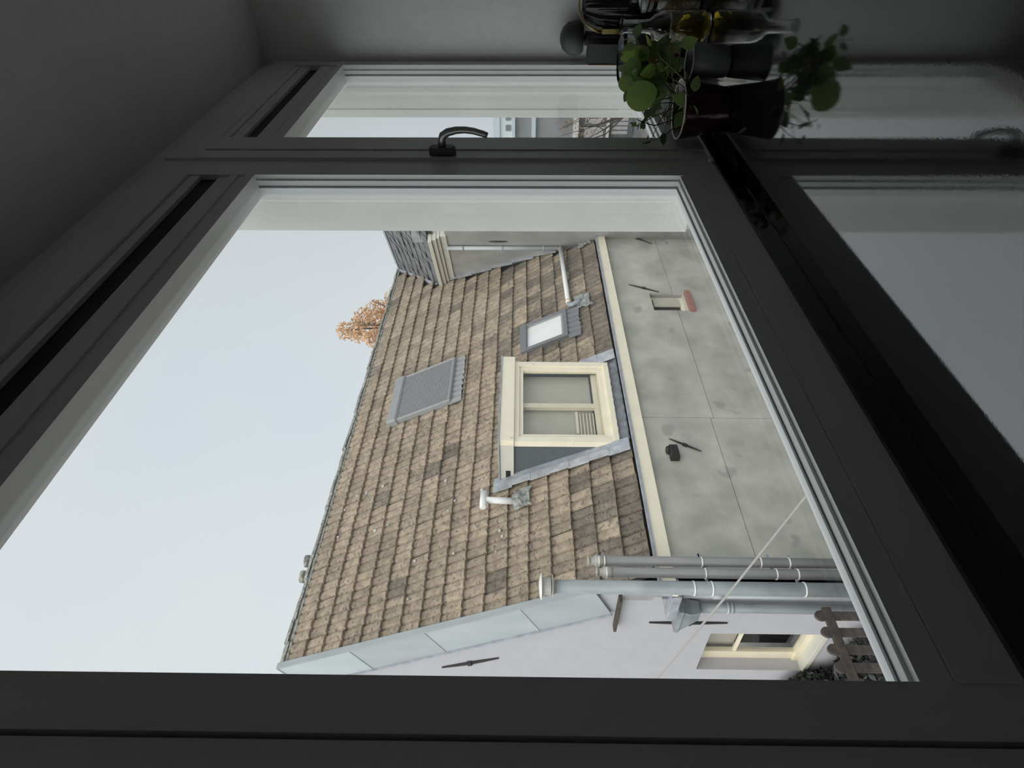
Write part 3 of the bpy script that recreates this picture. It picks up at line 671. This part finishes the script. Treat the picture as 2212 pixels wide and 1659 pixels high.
# slate slope: from the cornice up and back
wr = prism_o('roof', [WP(-2.2, .02, 3.45), WP(.30, .02, 3.45), WP(1.76, 1.19, 4.80), WP(-2.2, 1.19, 4.80)], (0, 0, -.1), M_felt, wing)
rs = random.Random(5)
up_ = (WP(0, 1.19, 4.83)-WP(0, 0, 3.46)); nn = hd.cross(up_).normalized()
if nn.z < 0: nn = -nn
for r in range(9):
    for c in range(20):
        a = -2.2+c*.21+(.105 if r % 2 else 0); t = r/9
        if a > .26+t*1.45: continue
        o0 = WP(a, 0, 3.47)+up_*t; ex = hd*.2; ey = up_*(1/9*1.35)
        bm = bmesh.new(); prism(bm, [o0+nn*.03, o0+ex+nn*.03, o0+ex+ey+nn*.004, o0+ey+nn*.004], nn*-.012*rs.uniform(.8, 2)) if rs.random() < .7 else prism(bm, [o0+nn*.055, o0+ex*.9+nn*.05, o0+ex*.9+ey+nn*.012, o0+ey+nn*.012], nn*-.015); bmesh.ops.recalc_face_normals(bm, faces=bm.faces[:])
        link('slate', bm, M_slater, wr)
prism_o('ridge_cap', [WP(-2.2, 1.10, 4.80), WP(1.8, 1.10, 4.80), WP(1.8, 1.26, 4.86), WP(-2.2, 1.26, 4.86)], (0, 0, .03), M_zinc, wing)
tube_o('valley_flashing', [WP(.30, -.05, 3.42), WP(.42, .1, 3.66), WP(1.1, .66, 4.25), WP(1.76, 1.17, 4.86)], .06, M_lead, wing, 8)
for k in range(5):
    s0, s1 = .9+k*.53, .9+(k+1)*.55
    p, q = RP(12.34+k*.15, s0, .115), RP(12.34+(k+1)*.15, s1, .115)
    prism_o('step_flashing', [p+Vector((-.20, 0, 0)), p+Vector((.06, 0, .02)), q+Vector((.06, 0, .02)), q+Vector((-.12, 0, .0))], Vector((0, -.01, .012)), M_flash, wing)
tube_o('downpipe', [WP(-1.64, -.06, 3.10), WP(-1.64, -.06, .64)], .045, M_zinc, wing, 16)
for z in (2.75, 1.9, 1.0): tube_o('pipe_clip', [WP(-1.64, -.06, z-.015), WP(-1.64, -.06, z+.015)], .055, M_lead, wing, 16)
boxes_ = bmesh.new(); tube(boxes_, [WP(-1.84, -.015, 2.18), WP(-1.84, -.015, 2.05), WP(-1.84, -.015, 1.92), WP(-1.84, -.015, 1.78)], [.008, .022, .022, .008], 6); link('wall_anchor', boxes_, M_iron, wing)
prism_o('zinc_box', [WP(-1.86, .1, 3.5), WP(-1.6, .1, 3.5), WP(-1.6, .1, 3.85), WP(-1.86, .1, 3.85)], wn*.3, M_zinc, wing)

# ================================================================== FURTHER AWAY
yard = box('ground', -6, 40, .8, 30, -3.4, -3.2, M_ground); struct(yard, 'grey paved ground of the yard far below', 'ground')
tr = thing('autumn_tree', 'orange autumn tree rising behind the tiled ridge', 'tree')
tube_o('trunk', [(22.6, 16.2, -3.2), (22.7, 16, 2), (22.5, 16, 5.2)], [.28, .22, .15], M_bark, tr, 10)
rt = random.Random(9); bm = bmesh.new()
blobs = [(22.0, 9.15, .42), (22.35, 8.7, .5), (21.75, 8.5, .45), (22.9, 8.55, .5), (23.3, 8.05, .55), (22.6, 8.0, .5), (24.1, 7.9, .5), (24.6, 7.45, .45), (23.7, 7.4, .6),
         (21.4, 7.9, .4), (21.1, 7.45, .45), (20.75, 7.05, .4), (21.9, 7.55, .4), (22.9, 7.2, .5), (24.2, 6.8, .6), (21.2, 6.6, .6), (22.4, 6.6, .7), (23.3, 6.3, .8)]
for k, (x, z, r) in enumerate(blobs):
    y = 16+rt.uniform(-.7, .7)
    tube(bm, [(22.5, 16, 5.0), (22.5+(x-22.5)*.45, 16+(y-16)*.4, 5.0+(z-5.0)*.5), (x, y, z)], [.09, .05, .015], 6)
link('branches', bm, M_bark, tr)
bm = bmesh.new()
for x, z, r in blobs: leaf_cloud(bm, rt, 260, (x, 16+rt.uniform(-.4, .4), z), (r, r, r*.85), .125)
link('foliage', bm, M_oleaf, tr)['kind'] = 'stuff'

far = thing('far_terrace', 'pale terrace house with net curtains far down the street', 'building')
FX, FY0, FY1 = 25.0, 4.5, 12.0
box('upper_wall', FX+.6, FX+3, FY0, FY1, 1.80, 2.60, M_bldw, far)
box('parapet', FX+.5, FX+.7, FY0, FY1, 2.36, 2.62, M_bldb, far)
box('cornice', FX-.2, FX+.8, FY0, FY1, 1.74, 1.85, M_bldb, far)
box('roof_slope', FX, FX+.5, FY0, FY1, 1.10, 1.74, M_bldg, far)
box('ledge', FX-.15, FX+.2, FY0, FY1, .94, 1.10, M_bldb, far)
box('grey_wall', FX+.02, FX+.4, FY0, FY1, -.52, .94, M_bldg, far)
box('white_band', FX-.2, FX+.3, FY0, FY1, -.72, -.52, M_bldc, far)
box('lower_wall', FX+.1, FX+.4, FY0, FY1, -3.2, -.72, M_bldg, far)
box('white_band', FX-.1, FX+.3, FY0, FY1, -1.92, -1.82, M_bldc, far)
for y in (8.55, 8.15, 7.6, 9.3): box('window', FX+.55, FX+.62, y-.1, y+.12, 1.92, 2.12, M_bldd, far)
for y in (7.45, 8.02, 8.62, 9.2):
    wf = box('window', FX+.05, FX+.12, y-.24, y+.24, -1.78, -.80, M_bldd, far)
    box('curtain', FX+.03, FX+.05, y-.22, y+.20, -1.70, -.98, M_curt, wf); box('mullion', FX+.0, FX+.06, y-.27, y-.23, -1.82, -.72, M_bldc, wf)
for y in (7.5, 8.3, 9.1):
    wf = box('window', FX+.05, FX+.12, y-.36, y+.36, -2.85, -1.95, M_bldd, far)
    for q in range(4): box('curtain', FX+.03, FX+.05, y-.32+q*.17, y-.2+q*.17, -2.65, -2.02, M_curt, wf)
box('roof_gable', FX-.1, FX+.3, 8.75, 9.3, .94, 1.35, M_bldb, far)
tr2 = thing('street_tree', 'bare brown street tree with last leaves before the far terrace', 'tree')
tube_o('trunk', [(20, 6.2, -3.2), (20, 6.3, -1.6)], [.12, .07], M_bark, tr2, 8)
bm = bmesh.new(); rq = random.Random(4)
for k in range(14):
    tube(bm, [(20, 6.3, -1.7), (20+rq.uniform(-.5, .5), 6.4+rq.uniform(-.5, .6), -.9+rq.uniform(-.3, .3)), (20+rq.uniform(-.9, .9), 6.5+rq.uniform(-.9, .8), -.1+rq.uniform(-.5, .6))], [.03, .018, .006], 5)
link('branches', bm, M_bark, tr2)
bm = bmesh.new(); leaf_cloud(bm, rq, 300, (20, 6.5, -.25), (.9, .8, .75), .07); link('foliage', bm, M_bleaf, tr2)['kind'] = 'stuff'

# ================================================================== THINGS ON THE WORKTOP
def vessel(prof_out, th):
    """outer profile plus inner wall -> closed glass shell profile (bottom centre to bottom centre)"""
    inner = [(max(r-th, 0.0), z) for r, z in prof_out if r > 0]
    base = prof_out[0][1]+th*1.6
    inn = [(r, max(z, base)) for r, z in inner][::-1]
    return [(0, prof_out[0][1])]+[p for p in prof_out if p[0] > 0]+inn+[(0, base)]
# oil bottle
ob = thing('oil_bottle', 'clear glass oil bottle half full of yellow olive oil', 'bottle')
at = (2.094, .408, WT+.001)
po = [(.038, 0), (.0435, .006), (.0445, .02), (.0445, .125), (.042, .142), (.033, .158), (.021, .170), (.0185, .185), (.0185, .245), (.021, .25), (.021, .258)]
lathe_o('glass', vessel(po, .0032), M_glass, ob, 48, at)
lathe_o('oil', [(0, .0075), (.0385, .0075), (.0408, .02), (.0408, .111), (0, .111)], M_oil, ob, 48, at)
# spice jar
jb = thing('spice_jar', 'short clear glass jar of brown ground spice beside the oil bottle', 'jar')
at = (2.25, .350, WT+.001)
po = [(.044, 0), (.05, .008), (.05, .125), (.046, .132), (.046, .138), (.048, .142), (.048, .16)]
lathe_o('glass', vessel(po, .003), M_glass, jb, 40, at)
lathe_o('spice', [(0, .006), (.0455, .006), (.0465, .012), (.0465, .105), (.03, .112), (0, .108)], M_spice, jb, 32, at)
lathe_o('glass_lid', [(0, .163), (.05, .163), (.052, .168), (.05, .176), (.03, .186), (.012, .19), (.013, .20), (.0, .206)], M_glass, jb, 40, at)
# chili jar behind
jr = thing('chili_jar', 'tall ribbed glass jar of red chili flakes by the side wall', 'jar')
at = (2.37, .345, WT+.001)
po = [(.046, 0), (.054, .01), (.054, .155), (.050, .165), (.056, .172), (.056, .195)]
lathe_o('glass', vessel(po, .004), M_glass, jr, 40, at, wave=lambda a, z: .012*math.sin(a*14))
lathe_o('chili', [(0, .008), (.047, .008), (.0485, .015), (.0485, .135), (.02, .15), (0, .146)], M_chili, jr, 32, at)
# glass bowl behind the herbs
gb = thing('glass_bowl', 'clear glass bowl holding tan dried pieces behind the herbs', 'bowl')
at = (2.345, .548, WT+.001)
po = [(.050, 0), (.062, .006), (.070, .05), (.076, .12), (.080, .20), (.0815, .214)]
lathe_o('glass', vessel(po, .0035), M_glass, gb, 44, at)
rb = random.Random(21); bm = bmesh.new()
for k in range(46):
    r_, a = .058*math.sqrt(rb.random()), rb.uniform(0, 6.28); z = .022+.02*int(k/9)+rb.uniform(0, .012)
    mt_ = Matrix.Translation((at[0]+r_*math.cos(a), at[1]+r_*math.sin(a), at[2]+z)) @ Matrix.Rotation(rb.uniform(0, 6.28), 4, 'Z') @ Matrix.Rotation(rb.uniform(-1, 1), 4, 'X') @ Matrix.Diagonal((.012*rb.uniform(.7, 1.2), .009, .007, 1))
    bmesh.ops.create_icosphere(bm, subdivisions=1, radius=1, matrix=mt_)
link('dried_pieces', bm, M_nut, gb)['kind'] = 'stuff'
# mushroom-topped mill
ml = thing('pepper_mill', 'dark mushroom-capped pepper mill against the side wall', 'pepper mill')
at = (2.60, .545, WT+.001)
lathe_o('body', [(0, 0), (.036, 0), (.038, .02), (.03, .08), (.024, .18), (.021, .26), (.024, .315), (0, .32)], M_mill, ml, 32, at)
lathe_o('cap', [(0, .32), (.045, .322), (.056, .335), (.058, .352), (.053, .378), (.036, .398), (.016, .406), (0, .408)], M_mill, ml, 36, at)
# black tin
tn = thing('black_tin', 'plain black tin with a pink copper edge by the window', 'tin')
tin = [(2.436, .530, WT+.001), (2.496, .522, WT+.001), (2.506, .588, WT+.001), (2.446, .596, WT+.001)]
prism_o('body', tin, (0, 0, .315), M_tin, tn)
tube_o('copper_edge', [Vector(tin[3])+Vector((-.003, .002, .12)), Vector(tin[3])+Vector((-.003, .002, .31))], .0022, M_copper, tn, 6)
# brass-hooped bundle
bh = thing('hooped_bundle', 'glossy black wrapped bundle under a brass hoop handle', 'basket')
at = Vector((2.53, .43, WT+.001))
dirh = Vector((.60, -.80, 0)).normalized()
bm = bmesh.new(); RAD = .084
pr = []; W2 = .006; TT = .0025
nrm = dirh.cross(Vector((0, 0, 1)))
ring = []
for k in range(25):
    a = math.pi*k/24; c_ = at+Vector((0, 0, .265))
    e = dirh*math.cos(a)*RAD+Vector((0, 0, math.sin(a)*RAD)); un = e.normalized()
    ring.append([bm.verts.new(c_+e+un*s1*TT+nrm*s2*W2*(1.6 if k < 3 or k > 21 else 1)) for s1, s2 in ((-1, -1), (1, -1), (1, 1), (-1, 1))])
for A, B in zip(ring, ring[1:]):
    for k in range(4): bm.faces.new((A[k], A[(k+1) % 4], B[(k+1) % 4], B[k]))
bm.faces.new(ring[0][::-1]); bm.faces.new(ring[-1]); bmesh.ops.recalc_face_normals(bm, faces=bm.faces[:])
link('brass_hoop', bm, M_brass, bh)
for s in (-1, 1): boxes('hoop_strap', [(at.x+dirh.x*RAD*s-.009, at.x+dirh.x*RAD*s+.009, at.y+dirh.y*RAD*s-.009, at.y+dirh.y*RAD*s+.009, WT+.17, WT+.268)], M_brass, bh, .002)
bm = bmesh.new()
lathe(bm, [(0, .0), (.055, 0), (.066, .06), (.070, .16), (.070, .22), (.060, .285), (.04, .325), (.016, .338), (0, .336)], 96, at, wave=lambda a, z: .10*math.sin(a*11+z*14)*min(1, z/.1)+.05*math.sin(a*23+2))
bmesh.ops.recalc_face_normals(bm, faces=bm.faces[:]); link('black_wrap', bm, M_bag, bh, True)
# pale square pot behind the herbs
sp = thing('square_pot', 'small pale grey square pot behind the red herb pot', 'pot')
bm = bmesh.new(); cx, cy = 1.925, .575
def sq(h, z): return [bm.verts.new((cx+sx*h, cy+sy*h, WT+.001+z)) for sx, sy in ((-1, -1), (1, -1), (1, 1), (-1, 1))]
rr = [sq(.034, 0), sq(.046, .13), sq(.042, .13), sq(.036, .05)]
for A, B in zip(rr, rr[1:]):
    for k in range(4): bm.faces.new((A[k], A[(k+1) % 4], B[(k+1) % 4], B[k]))
bm.faces.new(rr[0][::-1]); bm.faces.new(rr[-1]); bmesh.ops.recalc_face_normals(bm, faces=bm.faces[:]); link('pot_body', bm, M_pvcg, sp)
# grey pot
gp = thing('grey_pot', 'small empty dark grey pot with a pale rim', 'pot')
at = (1.833, .44, WT+.001)
lathe_o('pot_body', [(0, 0), (.036, 0), (.0385, .004), (.0475, .100), (.0440, .100), (.035, .012), (0, .012)], M_pot, gp, 48, at)
lathe_o('rim', [(.0437, .099), (.0480, .099), (.0484, .1015), (.0462, .103), (.0437, .1015)], M_potrim, gp, 48, at)

# ---- herb plant in the red pot
hp = thing('potted_herb', 'leafy green herb and ivy plant in a dark red glazed pot', 'plant')
PX, PY = 1.762, .541
at = (PX, PY, WT+.001)
lathe_o('pot', [(0, 0), (.052, 0), (.056, .006), (.064, .06), (.074, .118), (.076, .125), (.071, .125), (.062, .07), (.058, .05), (0, .05)], M_potr, hp, 56, at)
lathe_o('pot_rim', [(.0712, .1245), (.0764, .1245), (.0768, .1262), (.074, .1275), (.0712, .1262)], M_ring, hp, 56, at)
lathe_o('soil', [(0, .104), (.05, .105), (.0675, .10), (.0675, .085), (0, .085)], M_soil, hp, 32, at)
def leaf_mesh(kind, mt):
    bm = bmesh.new(); n = 10; L_ = []; Cn = []; R_ = []
    for k in range(n+1):
        t = k/n
        if kind == 'round': wd = .5*math.sqrt(max(0, 1-(2*t-1)**2))**.9
        elif kind == 'ovate': wd = .36*math.sin(math.pi*t**.8)**.85
        else: wd = .40*math.sin(math.pi*t**.7)*(1+.45*math.cos(t*15))*.8
        z = -.18*(t-.3)**2; cup = .16*wd
        L_.append(bm.verts.new((-wd, t, z+cup))); Cn.append(bm.verts.new((0, t, z-.01))); R_.append(bm.verts.new((wd, t, z+cup)))
    for k in range(n):
        bm.faces.new((L_[k], Cn[k], Cn[k+1], L_[k+1])); bm.faces.new((Cn[k], R_[k], R_[k+1], Cn[k+1]))
    bmesh.ops.remove_doubles(bm, verts=bm.verts[:], dist=1e-4)
    bm.normal_update(); me = bpy.data.meshes.new('leaf'); bm.to_mesh(me); bm.free(); me.materials.append(mt)
    for p in me.polygons: p.use_smooth = True
    return me
LM = {(k, c): leaf_mesh(k, mm_) for k in ('round', 'ovate', 'lobed') for c, mm_ in (('g', M_leaf), ('d', M_leafd), ('y', M_leafy))}
rl = random.Random(31)
VX = Vector((.953, .30, 0)).normalized()          # from the window seat towards the plant
VR = Vector((VX.y, -VX.x, 0))                     # to the plant's right hand side
def lp(r, z, d=0): return Vector((PX, PY, z))+VR*r+VX*d
def leaf(base, tip_dir, size, kind='ovate', c='g', twist=0, face=None):
    """leaf from base along tip_dir; blade turned to look at `face`"""
    y = Vector(tip_dir).normalized(); f = Vector(face) if face else Vector((-.75, -.35, .55))
    z = (f-y*f.dot(y)).normalized(); x = y.cross(z)
    Mx = Matrix((x, y, z)).transposed().to_4x4() @ Matrix.Rotation(twist, 4, 'Y') @ Matrix.Scale(size, 4); Mx.translation = base
    o = bpy.data.objects.new('leaf', LM[(kind, c)]); C.objects.link(o); o.parent = hp; o.matrix_world = Mx
    return o
def stem(pts, r=.0016, mt=None): tube_o('stem', pts, [r]+[r*.85]*(len(pts)-2)+[r*.5], mt or M_stem, hp, 6)
# r: metres to the right of the pot axis as seen from the kitchen, z: height
# picture measure: 1 px ~ .00128 m at the plant; px y 237 = axis, px x 1568 = worktop
def P2(px, py, d=0): return lp((237-py)*.00128, WT+(1568-px)*.00126, d)
root = P2(1462, 222)
big = [ # base px, tip px, size px, kind, colour
 ((1408, 222), (1362, 205), 62, 'round', 'g'), ((1372, 200), (1343, 176), 40, 'round', 'g'), ((1402, 168), (1388, 140), 36, 'round', 'y'),
 ((1422, 225), (1385, 268), 62, 'lobed', 'd'), ((1432, 212), (1418, 248), 44, 'lobed', 'd'), ((1480, 222), (1442, 212), 42, 'ovate', 'g'),
 ((1482, 205), (1484, 178), 30, 'ovate', 'g'), ((1490, 215), (1522, 230), 38, 'ovate', 'g'), ((1480, 228), (1488, 256), 34, 'ovate', 'g'),
 ((1474, 242), (1452, 268), 38, 'ovate', 'd'), ((1472, 228), (1474, 252), 24, 'ovate', 'g'), ((1440, 282), (1440, 302), 26, 'ovate', 'd'),
 ((1452, 122), (1478, 112), 34, 'ovate', 'g'), ((1362, 112), (1340, 108), 30, 'ovate', 'g'), ((1358, 104), (1366, 88), 26, 'ovate', 'd'), ((1362, 122), (1346, 122), 26, 'ovate', 'd'),
 ((1384, 130), (1352, 138), 46, 'ovate', 'g'), ((1372, 150), (1346, 158), 40, 'ovate', 'd'), ((1390, 145), (1372, 128), 40, 'ovate', 'g'), ((1412, 140), (1400, 118), 36, 'ovate', 'd'),
 ((1430, 130), (1448, 118), 34, 'ovate', 'd'), ((1420, 155), (1440, 140), 36, 'ovate', 'd'), ((1400, 185), (1370, 176), 42, 'ovate', 'd'), ((1418, 180), (1396, 200), 44, 'ovate', 'd'),
 ((1405, 160), (1380, 172), 38, 'ovate', 'g'), ((1432, 168), (1412, 190), 36, 'ovate', 'd'), ((1440, 160), (1455, 148), 30, 'ovate', 'd'), ((1425, 195), (1404, 212), 38, 'ovate', 'd'),
 ((1436, 195), (1412, 218), 40, 'ovate', 'd'), ((1398, 205), (1378, 196), 30, 'ovate', 'g'), ((1410, 128), (1426, 112), 30, 'ovate', 'd'), ((1395, 120), (1380, 106), 30, 'ovate', 'g'),
 ((1385, 270), (1372, 262), 18, 'lobed', 'd'), ((1380, 262), (1378, 278), 16, 'lobed', 'd'), ((1394, 262), (1400, 278), 18, 'ovate', 'd'), ((1410, 268), (1420, 275), 14, 'ovate', 'd'),
 ((1412, 298), (1390, 305), 24, 'ovate', 'd'), ((1404, 296), (1402, 288), 12, 'ovate', 'd'), ((1436, 250), (1444, 244), 14, 'ovate', 'd')]
for k, (b, t, s, kd, c) in enumerate(big):
    d = rl.uniform(-.045, .04)
    if b[0] > 1465: d = rl.uniform(-.075, -.055)
    bp, tp = P2(*b, d), P2(*t, d+rl.uniform(-.015, .015))
    fc = Vector((-.7, -.35, .6))+Vector((rl.uniform(-.9, .9), rl.uniform(-1, 1), rl.uniform(-.5, .6)))
    leaf(bp, tp-bp, s*.00128, kd, c, 0, fc)
    rt_ = P2(1462+rl.uniform(-4, 4), 222+rl.uniform(-18, 18), d*.4)
    if k % 2 == 0 or k < 14: stem([rt_, rt_.lerp(bp, .5)+Vector((0, 0, .008)), bp], .0013, M_stem if k % 3 else M_stemd)
for k in range(70):     # filling leaves in the thick of the plant
    px, py = rl.gauss(1400, 22), rl.gauss(158, 30)
    if py > 215 or py < 100: continue
    bp = P2(px, py, rl.uniform(-.03, .06)); dv = Vector((rl.uniform(-1, 1), rl.uniform(-1, 1), rl.uniform(-.4, 1)))
    leaf(bp, dv, rl.uniform(20, 38)*.00128, 'ovate', 'd' if rl.random() < .6 else 'g', 0, Vector((-.6, -.3, .6))+Vector((rl.uniform(-1, 1), rl.uniform(-1, 1), rl.uniform(-.4, .7))))
# long pale stems leaning to the right, trailing ivy to the left
stem([P2(1484, 192, -.03), P2(1462, 158, -.03), P2(1450, 130, -.03), P2(1436, 124, -.02)], .0018)
stem([P2(1480, 194, -.04), P2(1450, 170, -.04), P2(1415, 142, -.03), P2(1408, 130, -.03)], .0018)
stem([P2(1472, 200, -.04), P2(1452, 186, -.04), P2(1436, 176, -.03)], .0016)
stem([P2(1470, 250, -.02), P2(1440, 262, -.02), P2(1415, 268, -.02), P2(1392, 262, -.02), P2(1376, 256, -.02)], .0017, M_stemd)
stem([P2(1466, 262, -.03), P2(1440, 284, -.04), P2(1412, 298, -.04)], .0014, M_stemd)
stem([P2(1462, 240, -.02), P2(1448, 250, -.02), P2(1436, 252, -.02), P2(1434, 262, -.02)], .0011, M_stemd)
